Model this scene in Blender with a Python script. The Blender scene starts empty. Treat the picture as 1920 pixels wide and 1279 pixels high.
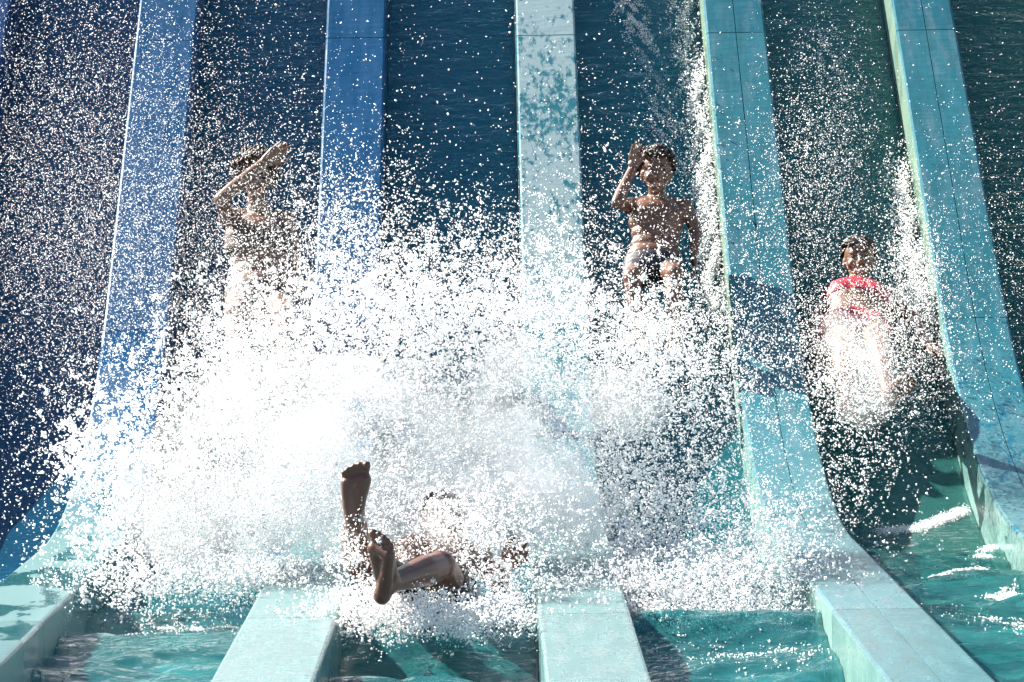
import bpy, bmesh, math, random
import numpy as np
from mathutils import Vector, Matrix

random.seed(7)
rng = np.random.default_rng(11)
SC = bpy.context.scene
COL = SC.collection

# ------------------------------------------------------------------ camera
PW, PH, FOC = 1920.0, 1279.0, 6067.5
CAM = np.array([-0.1355, 0.0, 1.4937])
PIT, YAW, ROLL = 0.0513, 0.0054, -0.0141
FWD = np.array([math.sin(YAW) * math.cos(PIT), math.cos(YAW) * math.cos(PIT), -math.sin(PIT)])
_r0 = np.cross(FWD, [0, 0, 1.0]); _r0 /= np.linalg.norm(_r0)
_u0 = np.cross(_r0, FWD)
RGT = math.cos(ROLL) * _r0 + math.sin(ROLL) * _u0
UPV = -math.sin(ROLL) * _r0 + math.cos(ROLL) * _u0
cd = bpy.data.cameras.new("camera")
cam = bpy.data.objects.new("camera", cd); COL.objects.link(cam)
cd.sensor_width = 36.0
cd.lens = FOC / PW * 36.0
cd.clip_start = 0.5; cd.clip_end = 3000
cam.matrix_world = Matrix(((RGT[0], UPV[0], -FWD[0], CAM[0]), (RGT[1], UPV[1], -FWD[1], CAM[1]),
                           (RGT[2], UPV[2], -FWD[2], CAM[2]), (0, 0, 0, 1)))
SC.camera = cam

# ------------------------------------------------------------------ light
SUN = np.array([-1.1, 0.66, 1.0]); SUN = SUN / np.linalg.norm(SUN)      # direction towards the sun
elev = math.asin(SUN[2]); azim = math.atan2(SUN[0], SUN[1])
world = bpy.data.worlds.new("World"); SC.world = world; world.use_nodes = True
wn = world.node_tree.nodes; wl = world.node_tree.links
sky = wn.new("ShaderNodeTexSky"); sky.sky_type = 'NISHITA'; sky.sun_disc = False
sky.sun_elevation = elev; sky.sun_rotation = azim
bg = wn["Background"]; bg.inputs[1].default_value = 0.05
wl.new(sky.outputs[0], bg.inputs[0])
sd = bpy.data.lights.new("sun", 'SUN'); sd.energy = 5.0; sd.angle = math.radians(0.5); sd.color = (1.0, 0.93, 0.83)
sun = bpy.data.objects.new("sun", sd); COL.objects.link(sun)
sun.rotation_euler = Vector((-SUN[0], -SUN[1], -SUN[2])).to_track_quat('-Z', 'Y').to_euler()
sun.location = (-8, 18, 9)
vs = SC.view_settings
vs.view_transform = 'Standard'; vs.look = 'None'; vs.exposure = 1.95; vs.gamma = 1.0; vs.use_curve_mapping = False
SC.render.engine = 'CYCLES'
SC.cycles.max_bounces = 24; SC.cycles.diffuse_bounces = 16; SC.cycles.volume_bounces = 12; SC.cycles.transparent_max_bounces = 12
SC.cycles.use_denoising = True
SC.cycles.volume_step_rate = 1.6
SC.cycles.use_adaptive_sampling = True; SC.cycles.adaptive_threshold = 0.03

# ------------------------------------------------------------------ slide profile
TH = math.radians(41); YH, TL = 14.505, 1.394
RAD = TL / math.tan(TH / 2)
Y0 = 4.0
L1 = YH - TL - Y0
L2 = RAD * TH
def prof(t):
    """point (y, z) and normal (ny, nz) of the divider top at arc length t"""
    t = np.asarray(t, float)
    a = np.clip((t - L1) / RAD, 0, TH)
    y = np.where(t < L1, Y0 + t, YH - TL + RAD * np.sin(a)); z = np.where(t < L1, 0, RAD * (1 - np.cos(a)))
    e = np.maximum(t - L1 - L2, 0)
    y = y + e * math.cos(TH); z = z + e * math.sin(TH)
    return y, z, -np.sin(a), np.cos(a)
TMAX = L1 + L2 + 5.0
_tt = np.linspace(0, TMAX, 4000)
_py, _pz, _pny, _pnz = prof(_tt)
def project(P):
    d = np.asarray(P, float) - CAM; w = d @ FWD
    return PW / 2 + FOC * (d @ RGT) / w, PH / 2 - FOC * (d @ UPV) / w, w
def pt(px, py, depth):
    """world point seen at a photo pixel, at a distance along the viewing axis"""
    return CAM + depth * (FWD + RGT * (px - PW / 2) / FOC + UPV * (PH / 2 - py) / FOC)
def t_row(row, X, off=0.0):
    """arc length at which the surface (off = height over the divider top) crosses a photo row at x = X"""
    P = np.stack([np.full_like(_tt, X), _py + off * _pny, _pz + off * _pnz], 1)
    v = project(P)[1]
    return float(np.interp(row, v[::-1], _tt[::-1]))
DW, HW = 0.3143, 0.28                # divider width, wall height over the lane floor
def surf(X, t, off=0.0):
    y, z, ny, nz = prof(t)
    return np.stack(np.broadcast_arrays(X, y + off * ny, z + off * nz), -1)
def surf_height(y):
    """height of the lane floor at depth y"""
    return np.interp(y, _py - HW * _pny, _pz - HW * _pnz)
WATER_Z = -0.165

# ------------------------------------------------------------------ helpers
def tag(o, label=None, cat=None, group=None, kind=None):
    if label: o["label"] = label
    if cat: o["category"] = cat
    if group: o["group"] = group
    if kind: o["kind"] = kind
    return o
def mesh_obj(name, V, Fc, mat=None, parent=None, smooth=False):
    me = bpy.data.meshes.new(name)
    me.from_pydata([tuple(v) for v in V], [], Fc); me.update()
    if smooth: me.polygons.foreach_set("use_smooth", [True] * len(me.polygons))
    o = bpy.data.objects.new(name, me); COL.objects.link(o)
    if mat: me.materials.append(mat)
    if parent: o.parent = parent
    return o
def np_mesh(name, V, T, mat, smooth=True):
    me = bpy.data.meshes.new(name)
    n, m = len(V), len(T); k = T.shape[1]
    me.vertices.add(n); me.vertices.foreach_set("co", V.astype(np.float32).ravel())
    me.loops.add(m * k); me.loops.foreach_set("vertex_index", T.astype(np.int32).ravel())
    me.polygons.add(m); me.polygons.foreach_set("loop_start", np.arange(0, m * k, k, dtype=np.int32))
    me.update(calc_edges=True)
    if smooth: me.polygons.foreach_set("use_smooth", np.ones(m, bool))
    me.materials.append(mat)
    o = bpy.data.objects.new(name, me); COL.objects.link(o)
    return o
def empty(name, loc=(0, 0, 0)):
    o = bpy.data.objects.new(name, None); COL.objects.link(o); o.location = loc; o.empty_display_size = 0.1
    return o
def new_mat(name):
    m = bpy.data.materials.new(name); m.use_nodes = True
    nt = m.node_tree; b = nt.nodes["Principled BSDF"]
    return m, nt, b
def ramp(nt, fac, stops):
    r = nt.nodes.new("ShaderNodeValToRGB"); cr = r.color_ramp
    while len(cr.elements) < len(stops): cr.elements.new(0.5)
    for e, (p, c) in zip(cr.elements, stops):
        e.position = p; e.color = (c, c, c, 1) if not isinstance(c, tuple) else (*c, 1)
    nt.links.new(fac, r.inputs[0]); return r
def noise(nt, scale, vec=None, detail=4, rough=0.55, stretch=None):
    n = nt.nodes.new("ShaderNodeTexNoise"); n.inputs["Scale"].default_value = scale
    n.inputs["Detail"].default_value = detail; n.inputs["Roughness"].default_value = rough
    if vec is None:
        g = nt.nodes.new("ShaderNodeNewGeometry"); vec = g.outputs["Position"]
    if stretch:
        mp = nt.nodes.new("ShaderNodeMapping"); mp.inputs["Scale"].default_value = stretch
        nt.links.new(vec, mp.inputs[0]); vec = mp.outputs[0]
    nt.links.new(vec, n.inputs["Vector"]); return n
def mixc(nt, fac, a, b):
    m = nt.nodes.new("ShaderNodeMix"); m.data_type = 'RGBA'
    for i, v in ((0, fac), (6, a), (7, b)):
        if hasattr(v, "is_linked"): nt.links.new(v, m.inputs[i])
        else: m.inputs[i].default_value = v if i == 0 else (*v, 1)
    return m.outputs[2]
def bump(nt, b, h, dist, strength=1.0, prev=None):
    n = nt.nodes.new("ShaderNodeBump"); n.inputs["Distance"].default_value = dist; n.inputs["Strength"].default_value = strength
    nt.links.new(h, n.inputs["Height"])
    if prev: nt.links.new(prev.outputs[0], n.inputs["Normal"])
    if b: nt.links.new(n.outputs[0], b.inputs["Normal"])
    return n

# ------------------------------------------------------------------ materials
def panel_mat(name, col, film_reflect=None, reflect_amt=0.0, kind='streak', rough=0.35, dark=None, low=None, side=None):
    """glass-fibre panel with faint streaks and wet patches whose reflections are painted in"""
    m, nt, b = new_mat(name)
    col = tuple(x * 0.64 for x in col); film_reflect = film_reflect and tuple(x * 0.64 for x in film_reflect)
    n1 = noise(nt, 3.0, stretch=(6, 1, 1)); n2 = noise(nt, 40, detail=3)
    c = mixc(nt, ramp(nt, n1.outputs[0], [(0.3, 0.0), (0.75, 1.0)]).outputs[0], tuple(x * 0.82 for x in col), tuple(min(1, x * 1.12) for x in col))
    if low:                                              # slope shading painted in: paler where the panel levels out
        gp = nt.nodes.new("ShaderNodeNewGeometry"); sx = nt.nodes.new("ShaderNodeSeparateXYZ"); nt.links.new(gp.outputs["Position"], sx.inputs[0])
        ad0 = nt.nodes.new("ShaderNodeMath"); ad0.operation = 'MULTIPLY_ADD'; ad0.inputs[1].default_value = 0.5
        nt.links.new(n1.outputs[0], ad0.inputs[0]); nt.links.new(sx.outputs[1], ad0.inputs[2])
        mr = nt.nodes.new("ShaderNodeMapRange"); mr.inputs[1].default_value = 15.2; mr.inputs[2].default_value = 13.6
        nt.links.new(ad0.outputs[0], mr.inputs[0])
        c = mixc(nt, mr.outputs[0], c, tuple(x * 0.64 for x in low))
    r_sock = None
    if film_reflect:
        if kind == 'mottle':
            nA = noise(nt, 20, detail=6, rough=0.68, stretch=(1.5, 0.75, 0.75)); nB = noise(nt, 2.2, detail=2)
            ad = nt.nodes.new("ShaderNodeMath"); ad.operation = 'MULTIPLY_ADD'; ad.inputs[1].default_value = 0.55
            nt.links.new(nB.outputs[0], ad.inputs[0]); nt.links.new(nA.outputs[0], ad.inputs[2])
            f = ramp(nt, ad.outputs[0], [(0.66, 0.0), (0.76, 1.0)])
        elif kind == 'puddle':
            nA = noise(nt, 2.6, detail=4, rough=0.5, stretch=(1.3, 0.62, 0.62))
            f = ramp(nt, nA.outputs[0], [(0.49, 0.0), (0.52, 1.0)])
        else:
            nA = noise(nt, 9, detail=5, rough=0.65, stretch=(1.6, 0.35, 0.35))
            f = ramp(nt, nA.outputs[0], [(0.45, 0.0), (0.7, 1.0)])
        mm = nt.nodes.new("ShaderNodeMath"); mm.operation = 'MULTIPLY'; mm.inputs[1].default_value = reflect_amt
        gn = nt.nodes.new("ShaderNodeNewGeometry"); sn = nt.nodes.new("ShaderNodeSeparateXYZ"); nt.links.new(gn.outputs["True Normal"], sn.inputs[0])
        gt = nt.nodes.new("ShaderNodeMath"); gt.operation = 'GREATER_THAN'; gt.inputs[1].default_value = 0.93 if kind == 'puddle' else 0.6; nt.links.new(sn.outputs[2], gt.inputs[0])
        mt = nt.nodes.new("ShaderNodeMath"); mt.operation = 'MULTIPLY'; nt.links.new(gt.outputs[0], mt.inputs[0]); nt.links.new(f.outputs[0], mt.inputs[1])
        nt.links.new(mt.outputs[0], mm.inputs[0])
        c = mixc(nt, mm.outputs[0], c, film_reflect)
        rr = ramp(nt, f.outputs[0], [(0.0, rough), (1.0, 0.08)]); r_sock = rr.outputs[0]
    if dark:                                             # wandering wet trail lines
        nD = noise(nt, 3.0, detail=3, rough=0.6, stretch=(1.0, 0.45, 0.45))
        sb = nt.nodes.new("ShaderNodeMath"); sb.operation = 'SUBTRACT'; sb.inputs[1].default_value = 0.5
        ab = nt.nodes.new("ShaderNodeMath"); ab.operation = 'ABSOLUTE'
        nt.links.new(nD.outputs[0], sb.inputs[0]); nt.links.new(sb.outputs[0], ab.inputs[0])
        fl = ramp(nt, ab.outputs[0], [(0.006, 1.0), (0.016, 0.0)])
        c = mixc(nt, fl.outputs[0], c, dark)
    if side:                                             # yellowed, lime-stained inner wall
        gs = nt.nodes.new("ShaderNodeNewGeometry"); ss = nt.nodes.new("ShaderNodeSeparateXYZ"); nt.links.new(gs.outputs["True Normal"], ss.inputs[0])
        ls = nt.nodes.new("ShaderNodeMath"); ls.operation = 'LESS_THAN'; ls.inputs[1].default_value = -0.985; nt.links.new(ss.outputs[0], ls.inputs[0])
        sm = nt.nodes.new("ShaderNodeMath"); sm.operation = 'MULTIPLY'; nt.links.new(ls.outputs[0], sm.inputs[0])
        nt.links.new(ramp(nt, n1.outputs[0], [(0.25, 0.55), (0.7, 0.95)]).outputs[0], sm.inputs[1])
        c = mixc(nt, sm.outputs[0], c, side)
    nt.links.new(c, b.inputs["Base Color"])
    if r_sock: nt.links.new(r_sock, b.inputs["Roughness"])
    else: nt.links.new(ramp(nt, n1.outputs[0], [(0.3, rough * 0.6), (0.7, rough)]).outputs[0], b.inputs["Roughness"])
    nb = noise(nt, 12, detail=4, stretch=(0.5, 2.0, 2.0))
    b1 = bump(nt, None, nb.outputs[0], 0.006, 0.5); bump(nt, b, n2.outputs[0], 0.0012, 0.6, b1)
    return m
def lane_mat(name, col):
    m, nt, b = new_mat(name)
    n1 = noise(nt, 2.5, stretch=(3, 1, 1)); n2 = noise(nt, 18, detail=5, stretch=(1, 1.8, 1.8))
    c = mixc(nt, n1.outputs[0], tuple(x * 0.7 for x in col), tuple(x * 1.25 for x in col))
    c = mixc(nt, ramp(nt, n2.outputs[0], [(0.45, 0.0), (0.8, 0.35)]).outputs[0], c, (0.10, 0.30, 0.36))
    gp = nt.nodes.new("ShaderNodeNewGeometry"); sx = nt.nodes.new("ShaderNodeSeparateXYZ"); nt.links.new(gp.outputs["Position"], sx.inputs[0])
    mr = nt.nodes.new("ShaderNodeMapRange"); mr.inputs[1].default_value = 13.3; mr.inputs[2].default_value = 12.6      # sunlit run-out against the shaded drop, put into the floor colour
    nt.links.new(sx.outputs[1], mr.inputs[0])
    c = mixc(nt, mr.outputs[0], c, (0.08, 0.32, 0.32))
    nt.links.new(c, b.inputs["Base Color"]); b.inputs["Roughness"].default_value = 0.3
    bump(nt, b, n2.outputs[0], 0.004, 0.6)
    return m
def water_mat(name, tint, ripple=1.0, body=None):
    """water: clear tinted body with a Fresnel mirror skin"""
    m = bpy.data.materials.new(name); m.use_nodes = True; nt = m.node_tree; nt.nodes.clear()
    out = nt.nodes.new("ShaderNodeOutputMaterial")
    tr = nt.nodes.new("ShaderNodeBsdfTransparent"); tr.inputs[0].default_value = (*tint, 1)
    gl = nt.nodes.new("ShaderNodeBsdfGlossy"); gl.inputs["Roughness"].default_value = 0.04
    fr = nt.nodes.new("ShaderNodeFresnel"); fr.inputs[0].default_value = 1.33
    mx = nt.nodes.new("ShaderNodeMixShader")
    nA = noise(nt, 7, detail=6, rough=0.6, stretch=(0.7, 1.7, 1.7)); nB = noise(nt, 38, detail=3, stretch=(0.8, 1.6, 1.6))
    bA = bump(nt, None, nA.outputs[0], 0.03 * ripple, 1.0); bB = bump(nt, None, nB.outputs[0], 0.006 * ripple, 1.0, bA)
    nt.links.new(bB.outputs[0], gl.inputs["Normal"]); nt.links.new(bB.outputs[0], fr.inputs["Normal"])
    base = tr.outputs[0]
    if body:
        df = nt.nodes.new("ShaderNodeBsdfDiffuse"); pass
        gp = nt.nodes.new("ShaderNodeNewGeometry"); sx = nt.nodes.new("ShaderNodeSeparateXYZ"); nt.links.new(gp.outputs["Position"], sx.inputs[0])
        mr = nt.nodes.new("ShaderNodeMapRange"); mr.inputs[1].default_value = 13.6; mr.inputs[2].default_value = 12.8; nt.links.new(sx.outputs[1], mr.inputs[0])
        nt.links.new(mixc(nt, mr.outputs[0], body, (.03, .20, .215)), df.inputs[0])
        m2 = nt.nodes.new("ShaderNodeMixShader"); m2.inputs[0].default_value = 0.35
        nt.links.new(tr.outputs[0], m2.inputs[1]); nt.links.new(df.outputs[0], m2.inputs[2]); base = m2.outputs[0]
    nt.links.new(fr.outputs[0], mx.inputs[0]); nt.links.new(base, mx.inputs[1]); nt.links.new(gl.outputs[0], mx.inputs[2])
    nt.links.new(mx.outputs[0], out.inputs[0])
    return m
def drop_mat(name, col=(0.985, 0.985, 0.99)):
    m, nt, b = new_mat(name)
    b.inputs["Base Color"].default_value = (*col, 1); b.inputs["Roughness"].default_value = 0.25
    b.inputs["IOR"].default_value = 1.33
    b.inputs["Subsurface Weight"].default_value = 1.0; b.inputs["Subsurface Radius"].default_value = (1, 1, 1)
    b.inputs["Subsurface Scale"].default_value = 0.01
    return m
def skin_mat(name, col):
    m, nt, b = new_mat(name)
    n = noise(nt, 30, detail=4)
    nt.links.new(mixc(nt, n.outputs[0], tuple(x * 0.8 for x in col), tuple(min(1, x * 1.15) for x in col)), b.inputs["Base Color"])
    b.inputs["Roughness"].default_value = 0.38
    b.inputs["Subsurface Weight"].default_value = 0.25
    b.inputs["Subsurface Radius"].default_value = (0.012, 0.004, 0.002); b.inputs["Subsurface Scale"].default_value = 1.0
    bump(nt, b, noise(nt, 160, detail=2).outputs[0], 0.0006, 0.5)
    return m
def plain_mat(name, col, rough=0.6, sc=25):
    m, nt, b = new_mat(name)
    n = noise(nt, sc, detail=4)
    nt.links.new(mixc(nt, n.outputs[0], tuple(x * 0.65 for x in col), tuple(min(1, x * 1.3) for x in col)), b.inputs["Base Color"])
    b.inputs["Roughness"].default_value = rough
    bump(nt, b, n.outputs[0], 0.003, 0.5)
    return m

# ------------------------------------------------------------------ ground
g = mesh_obj("ground", [(-1500, -1500, -0.62), (1500, -1500, -0.62), (1500, 1500, -0.62), (-1500, 1500, -0.62)], [(0, 1, 2, 3)],
             plain_mat("concrete", (0.32, 0.31, 0.29), 0.9, 3))
tag(g, "pale concrete ground around the slide", "ground", kind="structure")

# ------------------------------------------------------------------ dividers
T_J = [0.0, t_row(1150, 0.15), t_row(605, 0.5), t_row(66, 0.15), TMAX]
def section(groove):
    bv = 0.012
    s = [(0, -HW - 0.05), (0, -bv), (bv * 0.3, -bv * 0.3), (bv, 0)]
    if groove: s += [(DW / 2 - 0.003, 0), (DW / 2 - 0.001, -0.006), (DW / 2 + 0.001, -0.006), (DW / 2 + 0.003, 0)]
    s += [(DW - bv, 0), (DW - bv * 0.3, -bv * 0.3), (DW, -bv), (DW, -HW - 0.05)]
    return s
def sweep(name, X0, sec, t0, t1, mat, parent, step=0.05):
    n = max(2, int((t1 - t0) / step) + 1); ts = np.linspace(t0, t1, n); k = len(sec)
    V = []
    for t in ts:
        y, z, ny, nz = [float(v) for v in prof(t)]
        V += [(X0 + a, y + b * ny, z + b * nz) for a, b in sec]
    Fc = [(i * k + j, i * k + j + 1, (i + 1) * k + j + 1, (i + 1) * k + j) for i in range(n - 1) for j in range(k - 1)]
    Fc += [tuple(range(k - 1, -1, -1)), tuple((n - 1) * k + j for j in range(k))]
    me_o = mesh_obj(name, V, Fc, mat, parent)
    return me_o
PALE = (0.165, 0.315, 0.325); PALE2 = (0.125, 0.275, 0.31)  # sky gloss on the level run-out, put into the panel colour
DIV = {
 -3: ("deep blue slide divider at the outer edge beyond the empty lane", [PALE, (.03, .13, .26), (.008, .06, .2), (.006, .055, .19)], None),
 -2: ("blue slide divider with wet patches and painted dark reflections on its run-out, paled by painted sky gloss", [PALE, (.2, .36, .40), (.014, .11, .26), (.010, .10, .24)], None),
 -1: ("plain deep blue slide divider ending left of the splashing feet in a run-out paled by painted sky gloss", [PALE, PALE, (.004, .10, .25), (.003, .095, .23)], None),
  0: ("turquoise slide divider mottled with wet patches and painted pale reflections", [PALE, PALE, (.012, .19, .25), (.012, .18, .25)], 'mottle'),
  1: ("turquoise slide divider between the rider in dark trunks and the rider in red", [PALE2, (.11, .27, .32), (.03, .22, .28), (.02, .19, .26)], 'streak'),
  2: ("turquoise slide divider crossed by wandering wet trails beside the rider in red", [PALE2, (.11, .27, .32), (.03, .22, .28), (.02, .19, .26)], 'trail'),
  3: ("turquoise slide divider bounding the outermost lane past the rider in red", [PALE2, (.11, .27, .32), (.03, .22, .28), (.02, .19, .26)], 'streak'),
}
for i, (lab, cols, film_reflect) in DIV.items():
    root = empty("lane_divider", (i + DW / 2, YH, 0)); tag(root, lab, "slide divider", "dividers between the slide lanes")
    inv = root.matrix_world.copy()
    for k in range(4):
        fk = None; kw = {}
        if film_reflect == 'mottle' and k >= 2: kw = dict(film_reflect=(.42, .56, .58), reflect_amt=0.9, kind='mottle')  # bright sky reflected by the wet patches, painted as pale colour
        elif film_reflect == 'mottle': kw = dict(film_reflect=(.27, .38, .39), reflect_amt=0.5, kind='streak')
        elif film_reflect in ('streak', 'trail') and k >= 1: kw = dict(film_reflect=(.22, .36, .42), reflect_amt=0.55, kind='streak')
        elif i <= -2 and k <= 1: kw = dict(film_reflect=(.008, .13, .14), reflect_amt=0.9, kind='puddle')  # dark slope mirrored in the puddles, painted along with the wet tone
        if film_reflect == 'trail' and k <= 1: kw['dark'] = (.008, .11, .17)
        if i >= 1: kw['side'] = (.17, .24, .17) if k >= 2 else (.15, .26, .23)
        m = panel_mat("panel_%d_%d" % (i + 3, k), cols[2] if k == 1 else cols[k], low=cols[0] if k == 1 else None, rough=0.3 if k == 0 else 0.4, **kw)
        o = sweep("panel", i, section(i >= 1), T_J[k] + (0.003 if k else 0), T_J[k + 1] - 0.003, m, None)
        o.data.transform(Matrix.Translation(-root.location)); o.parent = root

# ------------------------------------------------------------------ lanes and their water
LANE = {
 -3: ("dark blue slide lane with no rider at the outer side of the drop", (.012, .085, .19)),
 -2: ("blue slide lane ridden by the dark-haired rider shading the face", (.014, .10, .19)),
 -1: ("blue slide lane that ends in the splash around the upturned feet", (.014, .14, .22)),
  0: ("teal slide lane ridden by the rider in dark trunks", (.016, .19, .24)),
  1: ("green-teal slide lane ridden by the rider in red", (.035, .23, .22)),
  2: ("dark green-teal slide lane beyond the rider in red", (.02, .18, .17)),
}
TINT = {-3: (.5, .85, .95), -2: (.5, .9, .93), -1: (.48, .9, .93), 0: (.45, .88, .9), 1: (.5, .95, .9), 2: (.5, .95, .85)}
BODY = {-3: (.012, .11, .21), -2: (.014, .15, .22), -1: (.014, .19, .25), 0: (.018, .21, .25), 1: (.045, .20, .18), 2: (.025, .16, .15)}
def vnoise(x, y, seed):
    r = np.random.default_rng(seed); o = np.zeros_like(x)
    for k in range(26):
        f = 2.5 * 1.17 ** k; a = r.uniform(-0.9, 0.9); ph = r.uniform(0, 6.28)
        o += np.sin(f * (y * math.cos(a) * 1.3 + x * math.sin(a)) + ph) / f
    return o
for i, (lab, col) in LANE.items():
    xa, xb = i + DW + 0.001, i + 1 - 0.001
    lm = lane_mat("lane_surface_%d" % (i + 3), col)
    sec = [(0, -HW), (0.02, -HW - 0.004), (xb - xa - 0.02, -HW - 0.004), (xb - xa, -HW), (xb - xa, -HW - 0.045), (0, -HW - 0.045)]
    ts = np.linspace(0, TMAX, 180); k = len(sec)
    V = []
    for t in ts:
        y, z, ny, nz = [float(v) for v in prof(t)]
        V += [(xa + a, y + b * ny, z + b * nz) for a, b in sec]
    Fc = [(p * k + j, p * k + (j + 1) % k, (p + 1) * k + (j + 1) % k, (p + 1) * k + j) for p in range(len(ts) - 1) for j in range(k)]
    o = mesh_obj("slide_lane", V, Fc, lm, None, True)
    tag(o, lab, "slide lane", "lanes of the slide")
    # run-out water: fills the flat end, thins to a sheet up the drop
    nx = 26; dx = np.linspace(xa + 0.002, xb - 0.002, nx)
    tw = np.concatenate([np.arange(4.0, L1 + 1.2, 0.022), np.arange(L1 + 1.2, TMAX, 0.045)])
    Xg, Tg = np.meshgrid(dx, tw)
    rip = vnoise(Xg, Tg, 50 + i)
    y, z, ny, nz = prof(Tg)
    sheet_y, sheet_z = y - (HW - 0.012) * ny, z - (HW - 0.012) * nz
    amp = np.interp(Tg, [4, L1 + .3, L1 + 1.0, TMAX], [0.085, 0.085, 0.012, 0.003])
    pool = WATER_Z + 0.0 * Tg
    zz = np.maximum(sheet_z, pool)
    yy = np.where(sheet_z > pool, sheet_y, y)
    P = np.stack([Xg, yy + amp * rip * ny * 1.0, zz + amp * rip * nz], -1).reshape(-1, 3)
    R, C = Tg.shape; idx = np.arange(R * C).reshape(R, C)
    Q = np.stack([idx[:-1, :-1], idx[:-1, 1:], idx[1:, 1:], idx[1:, :-1]], -1).reshape(-1, 4)
    wo = np_mesh("water", P, Q, water_mat("water_%d" % (i + 3), TINT[i], 0.9, BODY[i]))
    tag(wo, "water running down " + lab.replace("slide lane", "lane"), "water", kind="structure")

# ------------------------------------------------------------------ people
def capsule(bm, p0, p1, r0, r1, seg=10):
    p0, p1 = Vector(p0), Vector(p1); d = p1 - p0; L = max(d.length, 1e-5)
    q = d.to_track_quat('Z', 'Y').to_matrix()
    rings = []
    pr = [(-r0 * math.cos(a), r0 * math.sin(a)) for a in (0.5, 1.1, 1.57)] + [(L + r1 * math.cos(a), r1 * math.sin(a)) for a in (1.57, 1.1, 0.5)]
    for zz, rr in pr:
        rings.append([bm.verts.new(p0 + q @ Vector((rr * math.cos(2 * math.pi * j / seg), rr * math.sin(2 * math.pi * j / seg), zz))) for j in range(seg)])
    a = bm.verts.new(p0 + q @ Vector((0, 0, -r0))); b = bm.verts.new(p0 + q @ Vector((0, 0, L + r1)))
    for j in range(seg):
        bm.faces.new((a, rings[0][(j + 1) % seg], rings[0][j])); bm.faces.new((b, rings[-1][j], rings[-1][(j + 1) % seg]))
        for k in range(5): bm.faces.new((rings[k][j], rings[k][(j + 1) % seg], rings[k + 1][(j + 1) % seg], rings[k + 1][j]))
def ellipsoid(bm, c, ax, sub=3):
    M = Matrix(((ax[0][0], ax[1][0], ax[2][0], c[0]), (ax[0][1], ax[1][1], ax[2][1], c[1]), (ax[0][2], ax[1][2], ax[2][2], c[2]), (0, 0, 0, 1)))
    bmesh.ops.create_icosphere(bm, subdivisions=sub, radius=1.0, matrix=M)
def frame(up, fwd):
    u = np.array(up, float); u /= np.linalg.norm(u); f = np.array(fwd, float); f = f - u * (f @ u); f /= np.linalg.norm(f)
    return np.cross(f, u), f, u          # right, forward, up
def fuse(name, bm, mat, parent, voxel=0.006, smooth=3):
    """melt the pieces in a bmesh into ONE continuous skin"""
    bmesh.ops.recalc_face_normals(bm, faces=bm.faces)
    me = bpy.data.meshes.new(name); bm.to_mesh(me); bm.free()
    tmp = bpy.data.objects.new(name, me); COL.objects.link(tmp)
    md = tmp.modifiers.new("r", 'REMESH'); md.mode = 'VOXEL'; md.voxel_size = voxel
    ms = tmp.modifiers.new("s", 'SMOOTH'); ms.factor = 0.5; ms.iterations = smooth
    dg = bpy.context.evaluated_depsgraph_get(); dg.update()
    out = bpy.data.meshes.new_from_object(tmp.evaluated_get(dg))
    bpy.data.objects.remove(tmp); bpy.data.meshes.remove(me)
    out.name = name; out.polygons.foreach_set("use_smooth", [True] * len(out.polygons))
    out.materials.clear(); out.materials.append(mat)
    o = bpy.data.objects.new(name, out); COL.objects.link(o)
    if parent:
        o.data.transform(Matrix.Translation(-parent.location)); o.parent = parent
    return o
def rotv(v, axis, ang):
    return np.array(Matrix.Rotation(ang, 3, Vector(axis)) @ Vector(v))
def hand(bm, w, d, n, k, thumb, curl=0.25, spread=0.12):
    """w wrist, d direction of the fingers, n palm normal, thumb = +1/-1 side"""
    d = np.array(d, float) / np.linalg.norm(d); n = np.array(n, float); n = n - d * (n @ d); n /= np.linalg.norm(n)
    s = np.cross(d, n) * thumb           # towards the thumb
    capsule(bm, w - d * .02 * k, w + d * .015 * k, .024 * k, .022 * k)
    for j, (off, ln) in enumerate(((.028, .072), (.0095, .082), (-.0095, .076), (-.028, .058))):
        kn = w + (d * (.082 - abs(off) * .25) + s * off) * k
        capsule(bm, w + (d * .008 + s * off * .55) * k, kn, .015 * k, .0125 * k)
        dd = rotv(d, n, 0); dd = d + s * (off / .03) * spread; dd /= np.linalg.norm(dd)
        ax = np.cross(dd, n); p = kn
        for q, fr in enumerate((.45, .31, .24)):
            dd = rotv(dd, ax, curl * (0.7 + .5 * q)); p2 = p + dd * ln * fr * k
            r = (.0092 - .001 * q) * k; capsule(bm, p, p2, r, r * .9, 8); p = p2
    tb = w + (d * .022 + s * .022) * k
    t1 = tb + (d * .030 + s * .028 + n * .008) * k; t2 = t1 + (d * .032 + s * .010 + n * .006) * k; t3 = t2 + (d * .024 + s * .001) * k
    capsule(bm, tb, t1, .016 * k, .012 * k, 8); capsule(bm, t1, t2, .0115 * k, .0098 * k, 8); capsule(bm, t2, t3, .0098 * k, .008 * k, 8)
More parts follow.
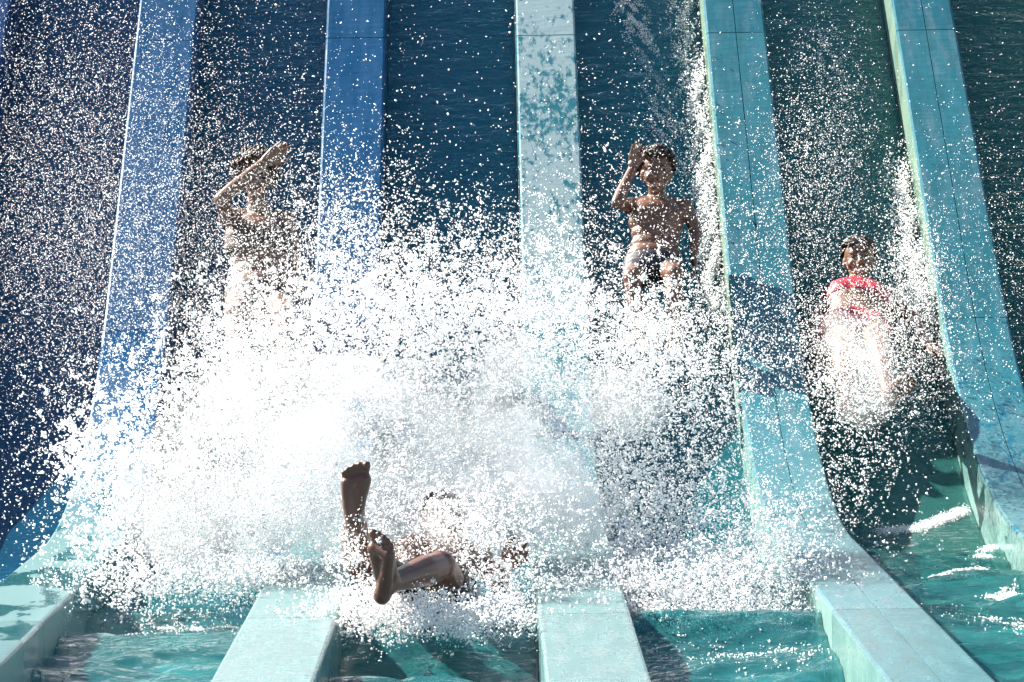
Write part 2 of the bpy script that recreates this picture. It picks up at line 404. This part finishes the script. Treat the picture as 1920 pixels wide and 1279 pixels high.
def foot(bm, ank, f, n, k, big):
    """ank ankle, f heel-to-toe direction, n direction the sole faces, big = +1/-1 side of the big toe"""
    f = np.array(f, float) / np.linalg.norm(f); n = np.array(n, float); n = n - f * (n @ f); n /= np.linalg.norm(n)
    s = np.cross(f, n) * big
    heel = ank + (n * .048 - f * .035) * k
    ellipsoid(bm, heel, (f * .034 * k, s * .030 * k, n * .030 * k))
    capsule(bm, ank, heel, .034 * k, .028 * k)
    bi = heel + (f * .158 + s * .030 + n * .004) * k; bo = heel + (f * .143 - s * .030 + n * .002) * k
    capsule(bm, heel, heel + (f * .07 - s * .018) * k, .028 * k, .025 * k)
    capsule(bm, heel + (f * .07 - s * .018) * k, bo, .025 * k, .023 * k)
    capsule(bm, heel + (f * .05 + s * .006 - n * .010) * k, bi, .027 * k, .026 * k)
    capsule(bm, bi, bo, .024 * k, .022 * k)
    capsule(bm, ank + f * .01 * k, bi - n * .012 * k, .034 * k, .018 * k); capsule(bm, ank + f * .01 * k, bo - n * .008 * k, .030 * k, .015 * k)
    toes = [(.035, .208, .0165), (.0105, .209, .0115), (-.0095, .202, .0108), (-.0275, .192, .0102), (-.0435, .178, .0098)]
    for j, (o, ln, r) in enumerate(toes):
        a = bi * (1 - j / 4.0) + bo * (j / 4.0) + f * .010 * k
        b = heel + (f * ln + s * o + n * .004) * k
        capsule(bm, a - n * .004 * k, b - f * .012 * k - n * .004 * k, r * .85 * k, r * .78 * k, 8)
        ellipsoid(bm, b, (f * r * 1.1 * k, s * r * .95 * k, n * r * 1.0 * k), 2)
def head_geo(bm, c, up, fwd, k):
    r, f, u = frame(up, fwd)
    e = lambda p, sx, sy, sz, sub=3: ellipsoid(bm, c + (r * p[0] + f * p[1] + u * p[2]) * k, (r * sx * k, f * sy * k, u * sz * k), sub)
    e((0, -.012, .030), .074, .092, .082); e((0, .010, -.015), .064, .078, .085); e((0, .030, -.070), .045, .050, .042)
    e((0, .062, -.098), .020, .018, .016, 2)
    for s in (-1, 1):
        e((s * .042, .052, -.030), .022, .026, .024, 2)          # cheek
        e((s * .030, .074, .022), .026, .012, .010, 2)           # brow
        e((s * .074, -.010, -.012), .010, .018, .032, 2)         # ear
        e((s * .071, -.004, -.036), .008, .010, .012, 2)
        e((s * .011, .090, -.036), .009, .009, .008, 2)          # nostril wing
    capsule(bm, c + (f * .080 + u * .014) * k, c + (f * .099 - u * .030) * k, .009 * k, .0125 * k, 8)
    capsule(bm, c + (r * -.018 + f * .078 - u * .062) * k, c + (r * .018 + f * .078 - u * .062) * k, .0075 * k, .0075 * k, 8)
    capsule(bm, c + (r * -.014 + f * .077 - u * .074) * k, c + (r * .014 + f * .077 - u * .074) * k, .0075 * k, .0075 * k, 8)
def face_parts(c, up, fwd, k, parent, eye_m, lip_m, brow_m):
    r, f, u = frame(up, fwd)
    for s in (-1, 1):
        bm = bmesh.new(); p = c + (r * s * .030 + f * .070 + u * .003) * k
        ellipsoid(bm, p, (r * .0135 * k, f * .0125 * k, u * .009 * k), 2); part("eye", bm, eye_m, parent)
        bm = bmesh.new()
        capsule(bm, c + (r * s * .014 + f * .084 + u * .024) * k, c + (r * s * .046 + f * .076 + u * .027) * k, .0045 * k, .003 * k, 6); part("eyebrow", bm, brow_m, parent)
    bm = bmesh.new()
    for zz, w in ((-.064, .019), (-.073, .015)):
        capsule(bm, c + (r * -w + f * .081 + u * zz) * k, c + (r * w + f * .081 + u * zz) * k, .0055 * k, .0055 * k, 8)
    part("lips", bm, lip_m, parent)
def part(name, bm, mat, parent):
    bmesh.ops.recalc_face_normals(bm, faces=bm.faces)
    me = bpy.data.meshes.new(name); bm.to_mesh(me); bm.free()
    me.polygons.foreach_set("use_smooth", [True] * len(me.polygons)); me.materials.append(mat)
    me.transform(Matrix.Translation(-parent.location))
    o = bpy.data.objects.new(name, me); COL.objects.link(o); o.parent = parent
    return o
def hair_geo(name, c, up, fwd, k, mat, parent, curly, length, seed):
    """scalp cap with many tufts standing off it"""
    r, f, u = frame(up, fwd); R = random.Random(seed); bm = bmesh.new()
    n = 0
    while n < (420 if curly else 300):
        v = np.array([R.gauss(0, 1) for _ in range(3)]); v /= np.linalg.norm(v)
        if v[2] < -0.35 or (v[1] > 0.25 and v[2] < 0.52 + 0.1 * R.random()) or (v[1] > -0.15 and v[2] < 0.10): continue
        n += 1
        b = c + (r * v[0] * .074 + f * (v[1] * .093 - .012) + u * (v[2] * .083 + .030)) * k
        w = r * v[0] + f * v[1] + u * v[2]
        if curly:
            t = np.array([R.gauss(0, 1) for _ in range(3)]); t -= w * (t @ w); t /= np.linalg.norm(t)
            m1 = b + (w * .016 + t * .010) * k; m2 = m1 + (w * R.uniform(-.002, .014) - t * .010 + np.cross(w, t) * .012) * k * length
            capsule(bm, b - w * .006 * k, m1, .012 * k, .009 * k, 6); capsule(bm, m1, m2, .009 * k, .004 * k, 6)
        else:
            t = -u * .6 - f * .8 + r * R.uniform(-.2, .2); t -= w * (t @ w); t /= np.linalg.norm(t)
            capsule(bm, b - w * .004 * k, b + (t * .05 * length + w * .004) * k, .011 * k, .006 * k, 6)
    return part(name, bm, mat, parent)
def person_geo(J, k, sw, head_up, head_fwd, chest_fwd, hands, feet, hk=None):
    bm = bmesh.new()
    pel, nk = J['pelvis'], J['neck']; up = nk - pel; r, f, u = frame(up, chest_fwd); L = np.linalg.norm(up)
    for t, hw, hd, hh in ((-.02, .160, .105, .09), (.14, .158, .105, .09), (.30, .140, .090, .09), (.46, .140, .092, .09), (.62, .158, .104, .10), (.76, .166, .104, .09), (.87, .135, .082, .06)):
        ellipsoid(bm, pel + up * t, (r * hw * sw, f * hd * k, u * hh * max(L / .5, .5)))
    for s in (-1, 1): ellipsoid(bm, pel + up * .70 + r * s * .07 * sw + f * .065 * k, (r * .065 * sw, f * .04 * k, u * .055 * k), 2)
    capsule(bm, nk - u * .03 * k, J['head'] - np.array(head_up) / np.linalg.norm(head_up) * .05 * k, .055 * k, .052 * k)
    for s in 'ab':
        sh, el, wr = J['sh' + s], J['el' + s], J['wr' + s]
        capsule(bm, nk - u * .02 * k, sh, .045 * k, .047 * k); ellipsoid(bm, sh, (r * .055 * k, f * .055 * k, u * .055 * k), 2)
        capsule(bm, pel + up * .72 + (sh - nk) * .45, sh, .06 * k, .045 * k)
        capsule(bm, sh, el, .047 * k, .036 * k); m = el + (wr - el) * .3; capsule(bm, el, m, .037 * k, .039 * k); capsule(bm, m, wr, .039 * k, .026 * k)
        hp, kn, an = J['hp' + s], J['kn' + s], J['an' + s]
        capsule(bm, pel + up * .03, hp, .10 * k, .088 * k); capsule(bm, hp, kn, .083 * k, .054 * k)
        ellipsoid(bm, kn, (r * .055 * k, f * .055 * k, u * .055 * k), 2)
        m = kn + (an - kn) * .32; capsule(bm, kn, m, .050 * k, .054 * k); capsule(bm, m, an, .054 * k, .034 * k)
    for h in hands: hand(bm, *h)
    for h in feet: foot(bm, *h)
    head_geo(bm, J['head'], head_up, head_fwd, hk or k)
    return bm
def trunks_geo(J, k, sw, chest_fwd, leg=0.45, top=0.10, grow=1.09):
    bm = bmesh.new(); pel, nk = J['pelvis'], J['neck']; up = nk - pel; r, f, u = frame(up, chest_fwd)
    for t in np.linspace(-.04, top, 4): ellipsoid(bm, pel + up * t, (r * .162 * sw * grow, f * .108 * k * grow, u * .085 * k))
    for s in 'ab':
        hp, kn = J['hp' + s], J['kn' + s]
        capsule(bm, pel + up * .03, hp, .10 * k * grow, .090 * k * grow)
        e = hp + (kn - hp) * leg; capsule(bm, hp, e, .086 * k * grow, (.086 - .029 * leg) * k * grow + .004)
    return bm
def top_geo(J, k, sw, chest_fwd, t0, t1, grow=1.06):
    bm = bmesh.new(); pel, nk = J['pelvis'], J['neck']; up = nk - pel; r, f, u = frame(up, chest_fwd)
    for t in np.linspace(t0, t1, 5): ellipsoid(bm, pel + up * t, (r * .164 * sw * grow, f * .106 * k * grow, u * .045 * k))
    for s in (-1, 1): ellipsoid(bm, pel + up * .70 + r * s * .07 * sw + f * .068 * k, (r * .068 * sw, f * .046 * k, u * .056 * k), 2)
    return bm

eye_m = plain_mat("eye_dark", (0.03, 0.022, 0.018), 0.15)
lip_m = plain_mat("lips_red", (0.33, 0.12, 0.10), 0.4)
hair_m = plain_mat("hair_dark", (0.022, 0.013, 0.009), 0.4, 90)
CAMV = np.array([0, -1.0, 0]); UP = np.array([0, 0, 1.0])

# --- rider in dark trunks, lane 0
D = float(prof(t_row(560, 0.66, -HW))[0]) - 0.02
B = lambda px, py, dd: pt(px, py, D + dd)
skin_b = skin_mat("skin_tan", (0.135, 0.066, 0.042))
J = dict(pelvis=B(1226, 500, -.12), neck=B(1232, 372, .06), head=B(1231, 324, .04),
         sha=B(1182, 386, .04), ela=B(1157, 380, -.16), wra=B(1186, 316, -.03), shb=B(1284, 388, .05), elb=B(1306, 436, .02), wrb=B(1300, 476, -.12),
         hpa=B(1197, 512, -.12), kna=B(1184, 520, -.42), ana=B(1203, 646, -.50), hpb=B(1256, 512, -.12), knb=B(1266, 512, -.42), anb=B(1262, 640, -.50))
p = empty("person", J['pelvis']); tag(p, "seated rider in dark trunks holding one hand up to dark curly hair", "person", "riders on the slide")
k = .82; hu, hf = (0, .12, 1), (.02, -1, -.10)
bm = person_geo(J, k, .86, hu, hf, CAMV, [(J['wra'], (.16, .02, 1), (.6, -.8, 0), k * 1.05, 1, .10, .03), (J['wrb'], (.1, -.5, -.8), (-1, 0, 0), k, 1, .3, .1)],
                [(J['ana'], (0, -1, .2), (0, -.2, -1), k, 1), (J['anb'], (0, -1, .2), (0, -.2, -1), k, -1)], .95)
fuse("body", bm, skin_b, p, .0055)
fuse("swim_trunks", trunks_geo(J, k, .86, CAMV, .25, .04), plain_mat("trunks_navy", (.010, .012, .024), .6), p, .008)
hair_geo("hair", J['head'], hu, hf, 1.0, hair_m, p, True, 1.2, 3)
face_parts(J['head'], hu, hf, .95, p, eye_m, lip_m, hair_m)

# --- rider shading the face, lane -2
D = float(prof(t_row(640, -1.35, -HW))[0]) - 0.02
skin_g = skin_mat("skin_fair", (0.15, 0.080, 0.053))
J = dict(pelvis=B(488, 560, -.12), neck=B(484, 400, .08), head=B(482, 338, .05),
         sha=B(428, 408, .06), ela=B(414, 374, -.20), wra=B(496, 304, -.12), shb=B(538, 412, .06), elb=B(556, 490, .02), wrb=B(548, 556, -.10),
         hpa=B(455, 575, -.12), kna=B(440, 590, -.50), ana=B(450, 720, -.62), hpb=B(522, 575, -.12), knb=B(535, 588, -.50), anb=B(520, 716, -.62))
p = empty("person", J['pelvis']); tag(p, "dark-haired rider with a forearm raised across the face, half lost in spray", "person", "riders on the slide")
k = .95; hu, hf = (-.06, .10, 1), (.10, -1, -.12)
bm = person_geo(J, k, .98, hu, hf, CAMV, [(J['wra'], (.95, -.1, .72), (.2, -1, -.3), k, 1, .12, .14), (J['wrb'], (0, -.6, -.8), (-1, 0, 0), k, 1, .3, .1)],
                [(J['ana'], (0, -1, .2), (0, -.2, -1), k, 1), (J['anb'], (0, -1, .2), (0, -.2, -1), k, -1)])
fuse("body", bm, skin_g, p, .006)
dk = plain_mat("swimsuit_dark", (.05, .028, .024), .6)
fuse("swim_shorts", trunks_geo(J, k, .98, CAMV, .25, .08), dk, p, .009)
fuse("swim_top", top_geo(J, k, .98, CAMV, .56, .74), dk, p, .009)
hair_geo("hair", J['head'], hu, hf, k * 1.22, plain_mat("hair_brown", (.035, .018, .010), .45, 90), p, True, 1.6, 5)
face_parts(J['head'], hu, hf, k, p, eye_m, lip_m, hair_m)

# --- rider in red, lane 1, leaning far back
D = float(prof(t_row(640, 1.66, -HW))[0]) - 0.02
J = dict(pelvis=B(1602, 622, -.10), neck=B(1610, 546, .28), head=B(1611, 488, .32),
         sha=B(1556, 560, .26), ela=B(1532, 590, .10), wra=B(1528, 640, -.08), shb=B(1668, 562, .26), elb=B(1712, 596, .12), wrb=B(1740, 650, -.06),
         hpa=B(1574, 618, -.10), kna=B(1580, 650, -.52), ana=B(1584, 738, -.86), hpb=B(1634, 618, -.10), knb=B(1648, 652, -.52), anb=B(1666, 738, -.86))
p = empty("person", J['pelvis']); tag(p, "rider in red swimwear leaning back with both legs stretched out", "person", "riders on the slide")
k = .98; hu, hf = (0, .25, 1), (-.06, -1, .05); cf = (0, -.7, .7)
bm = person_geo(J, k, .98, hu, hf, cf, [(J['wra'], (-.1, -.7, -.7), (1, 0, -.2), k, 1, .25, .15), (J['wrb'], (.6, -.7, -.3), (0, -.2, -1), k, -1, .2, .2)],
                [(J['ana'], (-.15, -.55, .8), (0, -.8, -.55), k, 1), (J['anb'], (.55, -.5, .65), (.1, -.9, -.4), k, -1)])
fuse("body", bm, skin_mat("skin_warm", (0.15, 0.078, 0.050)), p, .006)
red = plain_mat("swimwear_red", (.36, .012, .03), .5)
fuse("swim_top", top_geo(J, k, .98, cf, .64, .86, 1.06), red, p, .009)
fuse("swim_shorts", trunks_geo(J, k, .98, cf, .12, .06), red, p, .009)
hair_geo("hair", J['head'], hu, hf, k, hair_m, p, False, 1.0, 8)
face_parts(J['head'], hu, hf, k, p, eye_m, lip_m, hair_m)

# --- rider arriving feet first in lane -1
D = 10.9
J = dict(pelvis=B(800, 1112, .85), neck=B(822, 1030, 1.25), head=B(828, 980, 1.33),
         sha=B(745, 1040, 1.22), ela=B(715, 1100, 1.05), wra=B(716, 1120, .80), shb=B(898, 1046, 1.22), elb=B(936, 1100, 1.08), wrb=B(942, 1062, .86),
         hpa=B(752, 1108, .80), kna=B(668, 1052, .46), ana=B(666, 962, .08), hpb=B(846, 1116, .80), knb=B(826, 1060, .34), anb=B(733, 1092, .02))
p = empty("person", J['pelvis']); tag(p, "rider landing on the back in the splash with bare soles in the air", "person", "riders on the slide")
k = 1.0; hu, hf = (0, .45, .9), (0, -.9, .3); cf = (0, -.55, .83)
bm = person_geo(J, k, 1.05, hu, hf, cf, [(J['wra'], (0, -.8, .2), (1, 0, 0), k, 1, .3, .1), (J['wrb'], (.75, -.3, .55), (-.3, -.9, .2), k, -1, .35, .2)],
                [(J['ana'] + np.array([0, 0, 0.0]), (.07, -.02, 1), (-.05, -1, -.02), k * .98, 1), (J['anb'], (.02, -.12, 1), (-.62, -.85, 0), k, -1)])
fuse("body", bm, skin_mat("skin_olive", (0.115, 0.050, 0.033)), p, .005)
fuse("swim_trunks", trunks_geo(J, k, 1.05, cf, .45, .10), plain_mat("trunks_black", (.012, .012, .016), .6), p, .009)
hair_geo("hair", J['head'], hu, hf, k, hair_m, p, False, .7, 9)
face_parts(J['head'], hu, hf, k, p, eye_m, lip_m, hair_m)

# ------------------------------------------------------------------ spray, splash, foam
OCT_V = np.array([(1, 0, 0), (-1, 0, 0), (0, 1, 0), (0, -1, 0), (0, 0, 1), (0, 0, -1)], float)
OCT_F = np.array([(0, 2, 4), (2, 1, 4), (1, 3, 4), (3, 0, 4), (2, 0, 5), (1, 2, 5), (3, 1, 5), (0, 3, 5)])
TET_V = np.array([(1, 1, 1), (1, -1, -1), (-1, 1, -1), (-1, -1, 1)], float) * .64
TET_F = np.array([(0, 1, 2), (0, 3, 1), (0, 2, 3), (1, 3, 2)])
def drops_mesh(name, P, R, mat, fine=False):
    """one small rounded drop at each point; every drop is stretched and turned its own way"""
    n = len(P); BV, BF = (TET_V, TET_F) if fine else (OCT_V, OCT_F)
    A = rng.normal(size=(n, 3)); A /= np.linalg.norm(A, axis=1)[:, None]
    Bv = rng.normal(size=(n, 3)); Bv -= A * (A * Bv).sum(1)[:, None]; Bv /= np.linalg.norm(Bv, axis=1)[:, None]
    C = np.cross(A, Bv)
    sa = R * rng.uniform(0.9, 2.3, n); sb = R * rng.uniform(0.7, 1.15, n); sc = R * rng.uniform(0.7, 1.15, n)
    V = P[:, None, :] + BV[None, :, 0:1] * (A * sa[:, None])[:, None, :] + BV[None, :, 1:2] * (Bv * sb[:, None])[:, None, :] + BV[None, :, 2:3] * (C * sc[:, None])[:, None, :]
    F = (BF[None] + (np.arange(n) * len(BV))[:, None, None]).reshape(-1, 3)
    return np_mesh(name, V.reshape(-1, 3), F, mat, True)
def plume(px, py, sx, sy, depth, sd, n, r_mm, clump=0.5, tri=False):
    """cloud of drops about a point: half of them strung into short torn threads"""
    c = pt(px, py, depth); s = depth / FOC
    nc = int(n * clump / 9); ns = n - nc * 9
    g = lambda m: c + np.stack([rng.normal(size=m) * sx * s, rng.normal(size=m) * sd, rng.normal(size=m) * sy * s], 1)
    P1 = g(ns); R1 = r_mm * .001 * np.minimum(np.exp(rng.normal(size=ns) * .55), 2.1)
    cc = g(nc); d = rng.normal(size=(nc, 3)); d[:, 2] += .4; d /= np.linalg.norm(d, axis=1)[:, None]
    ln = rng.uniform(.010, .045, nc); u = np.linspace(-1, 1, 9)
    P2 = cc[:, None, :] + d[:, None, :] * (ln[:, None] * u)[:, :, None] + rng.normal(size=(nc, 9, 3)) * .006
    R2 = r_mm * .001 * np.exp(rng.normal(size=nc) * .3)[:, None] * (1.45 - .7 * np.abs(u))[None] * rng.uniform(.6, 1.3, (nc, 9))
    P = np.concatenate([P1, P2.reshape(-1, 3)]); R = np.concatenate([R1, R2.ravel()])
    ok = P[:, 2] > np.maximum(surf_height(P[:, 1]) + .02, WATER_Z)
    return P[ok], R[ok]
def cloud(name, label, cat, specs, mat):
    L = [plume(*s) for s in specs]
    o = drops_mesh(name, np.concatenate([a for a, _ in L]), np.concatenate([b for _, b in L]), mat, name == "spray")
    return tag(o, label, cat, kind="stuff")
dm = drop_mat("water_drops")
cloud("splash", "dense white splash thrown up around the landing feet", "splash", [
    (700, 860, 130, 100, 12.35, .15, 8000, 2.5, .5), (860, 810, 180, 105, 12.6, .16, 10000, 2.5, .5), (590, 960, 140, 80, 12.2, .15, 6000, 2.5, .5),
    (1000, 900, 140, 105, 12.5, .16, 8000, 2.5, .5), (1220, 1010, 150, 60, 12.3, .16, 9000, 2.6, .5), (400, 900, 120, 80, 12.4, .16, 10000, 2.8, .5),
    (270, 990, 80, 70, 12.2, .14, 5000, 2.9, .5), (1250, 850, 120, 120, 12.8, .14, 6500, 2.5, .4), (1110, 890, 120, 90, 12.6, .14, 7000, 2.5, .5),
    (650, 690, 190, 65, 12.7, .16, 11000, 2.6, .6), (900, 620, 190, 60, 12.8, .16, 9000, 2.6, .6), (1190, 690, 120, 60, 12.9, .14, 8000, 2.5, .5), (430, 730, 130, 75, 12.7, .16, 6500, 2.6, .6),
    (700, 560, 160, 50, 12.8, .16, 4000, 2.9, .8), (800, 590, 230, 60, 12.7, .16, 3200, 4.2, .95), (350, 800, 120, 70, 12.4, .16, 1900, 4.2, .95),
    (850, 955, 130, 45, 11.95, .08, 5000, 2.6, .4), (890, 1010, 85, 40, 11.5, .06, 2600, 2.5, .4), (660, 1040, 26, 34, 10.9, .05, 800, 2.4, .4),
    (330, 1085, 110, 28, 11.9, .14, 4500, 2.6, .5), (500, 1070, 60, 24, 11.95, .10, 2600, 2.5, .5),
    (150, 840, 38, 36, 12.5, .1, 800, 4.4, .9), (220, 880, 50, 36, 12.5, .1, 1000, 4.0, .9)], dm)
cloud("spray", "fine spray hanging over the blue lanes and the face-shading rider", "spray", [
    (130, 200, 220, 220, 13.2, .4, 23000, 1.3, .06), (310, 480, 150, 170, 13.2, .4, 15500, 1.3, .06), (100, 520, 130, 170, 13.2, .4, 10000, 1.3, .06),
    (490, 520, 90, 140, 13.3, .4, 5500, 1.5, .05), (480, 650, 60, 50, 13.2, .2, 6500, 1.9, .2), (650, 450, 90, 100, 13.2, .4, 5500, 2.3, .3), (860, 500, 150, 65, 13.0, .4, 7000, 2.6, .5),
    (850, 200, 260, 180, 13.2, .4, 800, 2.2, 0), (60, 900, 80, 110, 12.8, .3, 800, 2.4, .1)], dm)
cloud("spray", "loose spray around the rider in dark trunks", "spray", [
    (1190, 400, 110, 130, 14.0, .35, 3000, 1.7, .1), (1060, 520, 90, 90, 13.8, .3, 3500, 2.4, .4), (1230, 620, 70, 40, 14.0, .25, 4500, 2.4, .4), (1420, 620, 70, 170, 13.6, .3, 4500, 1.8, .2)], dm)
cloud("spray", "spray kicked up along the legs of the rider in red", "spray", [
    (1530, 330, 60, 140, 15.0, .3, 7000, 1.6, .1), (1605, 630, 70, 60, 14.65, .15, 7000, 1.9, .2), (1612, 710, 45, 50, 14.3, .12, 4500, 2.2, .3), (1600, 850, 55, 110, 13.6, .25, 1800, 3.0, .4),
    (1850, 520, 90, 180, 15.0, .4, 5000, 1.6, .1), (1720, 700, 60, 70, 14.3, .2, 3000, 1.9, .2), (1710, 520, 36, 60, 15.0, .15, 3500, 2.3, .4)], dm)
cloud("splash", "low white wash breaking in front of the landing rider", "splash", [
    (800, 1155, 110, 22, 11.05, .10, 8000, 2.5, .5), (700, 1120, 60, 22, 11.1, .08, 2200, 2.5, .5), (960, 1130, 60, 50, 11.6, .15, 5000, 2.6, .5)], dm)
cloud("splash", "low white wash spreading over the water beside the mottled divider", "splash", [
    (1280, 1095, 130, 32, 11.8, .12, 10000, 2.6, .5), (1280, 1145, 120, 16, 11.6, .10, 4000, 2.5, .5), (1440, 1040, 60, 60, 12.0, .12, 4500, 2.6, .5)], dm)

# foam lying on the running water: little flattened heaps
def foam(name, label, specs):
    P, R = [], []
    for xs, rows, width, n, r_mm, lift in specs:         # polyline of (x, row) on a lane, spread across
        u = rng.random(n) ** 1.0
        X = np.interp(u, np.linspace(0, 1, len(xs)), xs) + rng.normal(size=n) * width
        tr = [t_row(rw, x, WATER_Z if rw > 1080 else -HW) for rw, x in zip(rows, xs)]
        T = np.interp(u, np.linspace(0, 1, len(xs)), tr) + rng.normal(size=n) * width * 1.2
        off = -HW + .014 + np.abs(rng.normal(size=n)) * lift
        q = surf(X, T, off); ln_id = np.floor(X).astype(int); rip = np.zeros(n)
        for li in np.unique(ln_id):
            sel = ln_id == li; rip[sel] = vnoise(X[sel], T[sel], 50 + int(li))
        q[:, 2] = np.maximum(q[:, 2], WATER_Z + np.interp(T, [4, L1 + .3, L1 + 1.0, TMAX], [0.085, 0.085, 0.012, 0.003]) * rip + .002 + np.abs(rng.normal(size=n)) * lift * .6)
        lace = np.sin(X * 61 + 3 * np.sin(T * 9)) + np.sin(T * 23 + 4 * np.sin(X * 17)) + .8 * np.sin(T * 57 + X * 90) + rng.normal(size=n) * .5
        fx = (X % 1.0 + 1) % 1.0
        ok = ((lace > -.15) | (width < .023)) & (fx > DW + .006) & (fx < .994)
        P.append(q[ok]); R.append((r_mm * .001 * np.exp(rng.normal(size=n) * .35))[ok])
    o = drops_mesh(name, np.concatenate(P), np.concatenate(R), dm)
    return tag(o, label, "foam", kind="stuff")
foam("foam", "white foam racing down beside the rider in dark trunks", [
    ([.91, .93, .95, .94, .93], [0, 150, 300, 450, 600], .05, 11000, 2.8, .05), ([.965, .965, .95, .93], [150, 330, 450, 620], .035, 11000, 3.0, .11),
    ([.62, .72, .76, .80], [0, 120, 220, 330], .04, 5000, 2.2, .004), ([.58, .66, .74], [0, 60, 180], .05, 2500, 2.2, .003)])
foam("foam", "white foam along the wall behind the rider in red", [
    ([1.955, 1.955, 1.93], [330, 480, 640], .045, 11000, 2.8, .09), ([1.65, 1.70, 1.68], [60, 180, 380], .06, 3500, 2.2, .003),
    ([1.55, 1.72, 1.85, 1.97], [1003, 998, 980, 962], .016, 3600, 1.9, .005), ([1.60, 1.80, 1.97], [1086, 1082, 1074], .018, 3000, 2.6, .005),
    ([1.80, 1.97], [1110, 1100], .03, 900, 3.6, .012)])

foam("foam", "white flecks drifting on the run-out water below the splash", [
    ([-1.6, -1.2, -.75], [1190, 1185, 1175], .10, 1500, 2.4, .003), ([-.62, -.3, -.05], [1215, 1212, 1215], .05, 1500, 2.4, .003), ([.36, .7, .95], [1180, 1185, 1190], .06, 2500, 2.6, .006),
    ([.36, .7, .95], [1166, 1166, 1172], .06, 3500, 2.2, .010), ([-1.5, -1.1, -.75], [1160, 1160, 1158], .07, 2500, 2.2, .008), ([.36, .7, .95], [1215, 1240, 1235], .09, 700, 2.2, .002), ([1.6, 1.8, 1.97], [1150, 1180, 1170], .10, 1200, 2.4, .003)])
# mist: water too fine to see drop by drop, lit through by the sun
def mist(name, label, blobs, density, disp=0.10, seed=1, voxel=0.035, aniso=0.3, scale=3.5, lo=0.36, hi=0.62):
    bm = bmesh.new()
    for px, py, depth, rx, ry, rd in blobs:
        c = pt(px, py, depth); s = depth / FOC
        ellipsoid(bm, c, ((rx * s, 0, 0), (0, rd, 0), (0, 0, ry * s)), 3)
    m = bpy.data.materials.new(name + "_volume"); m.use_nodes = True; nt = m.node_tree; nt.nodes.clear()
    out = nt.nodes.new("ShaderNodeOutputMaterial"); v = nt.nodes.new("ShaderNodeVolumePrincipled")
    v.inputs["Color"].default_value = (0.997, 0.997, 0.998, 1); v.inputs["Density"].default_value = density; v.inputs["Anisotropy"].default_value = aniso
    nz = noise(nt, scale, detail=2, rough=0.6)
    mr = nt.nodes.new("ShaderNodeMapRange"); mr.inputs[1].default_value = lo; mr.inputs[2].default_value = hi; mr.inputs[4].default_value = density
    nt.links.new(nz.outputs[0], mr.inputs[0]); nt.links.new(mr.outputs[0], v.inputs["Density"])
    nt.links.new(v.outputs[0], out.inputs["Volume"])
    o = fuse(name, bm, m, None, voxel, 6)
    me = o.data; n = len(me.vertices)
    co = np.empty(n * 3, np.float32); me.vertices.foreach_get("co", co); co = co.reshape(-1, 3).astype(float)
    no = np.empty(n * 3, np.float32); me.vertices.foreach_get("normal", no); no = no.reshape(-1, 3)
    r = np.random.default_rng(seed); h = np.zeros(n)
    for q in range(40):
        f = 5 * 1.08 ** q; d = r.normal(size=3); d /= np.linalg.norm(d)
        h += np.sin(co @ d * f + r.uniform(0, 6.28)) * (5 / f) ** .6
    h = h / h.std()
    co += no * (h * disp * .5 - disp * .4)[:, None]
    fl = np.maximum(surf_height(co[:, 1]) + .03, WATER_Z + .01); co[:, 2] = np.maximum(co[:, 2], fl)
    me.vertices.foreach_set("co", co.astype(np.float32).ravel()); me.update()
    return tag(o, label, "mist", kind="stuff")
mist("mist", "thick white mist at the heart of the splash", [
    (690, 880, 12.45, 200, 170, .2), (890, 880, 12.5, 200, 160, .2), (540, 960, 12.35, 170, 100, .18), (1040, 960, 12.4, 180, 110, .18), (800, 1000, 12.3, 250, 100, .18), (960, 930, 12.2, 170, 130, .14), (1010, 820, 12.55, 130, 110, .16), (1270, 1060, 12.2, 170, 50, .16)], 4.6, .12, 3, lo=.15, hi=.60)
mist("mist", "small mist cloud over the chest of the landing rider", [
    (840, 985, 11.8, 120, 60, .12), (900, 1010, 11.75, 110, 50, .10)], 2.4, .08, 9, .02, scale=7, lo=.25)
mist("mist", "thin mist drifting about the crest of the splash", [
    (650, 790, 12.7, 340, 190, .25), (950, 790, 12.8, 300, 180, .25), (400, 900, 12.6, 220, 150, .22)], 2.6, .14, 5)
mist("mist", "small mist cloud over the legs of the rider in red", [
    (1605, 660, 14.6, 75, 70, .18), (1612, 725, 14.3, 60, 70, .16)], 1.6, .09, 7, .02, scale=8)
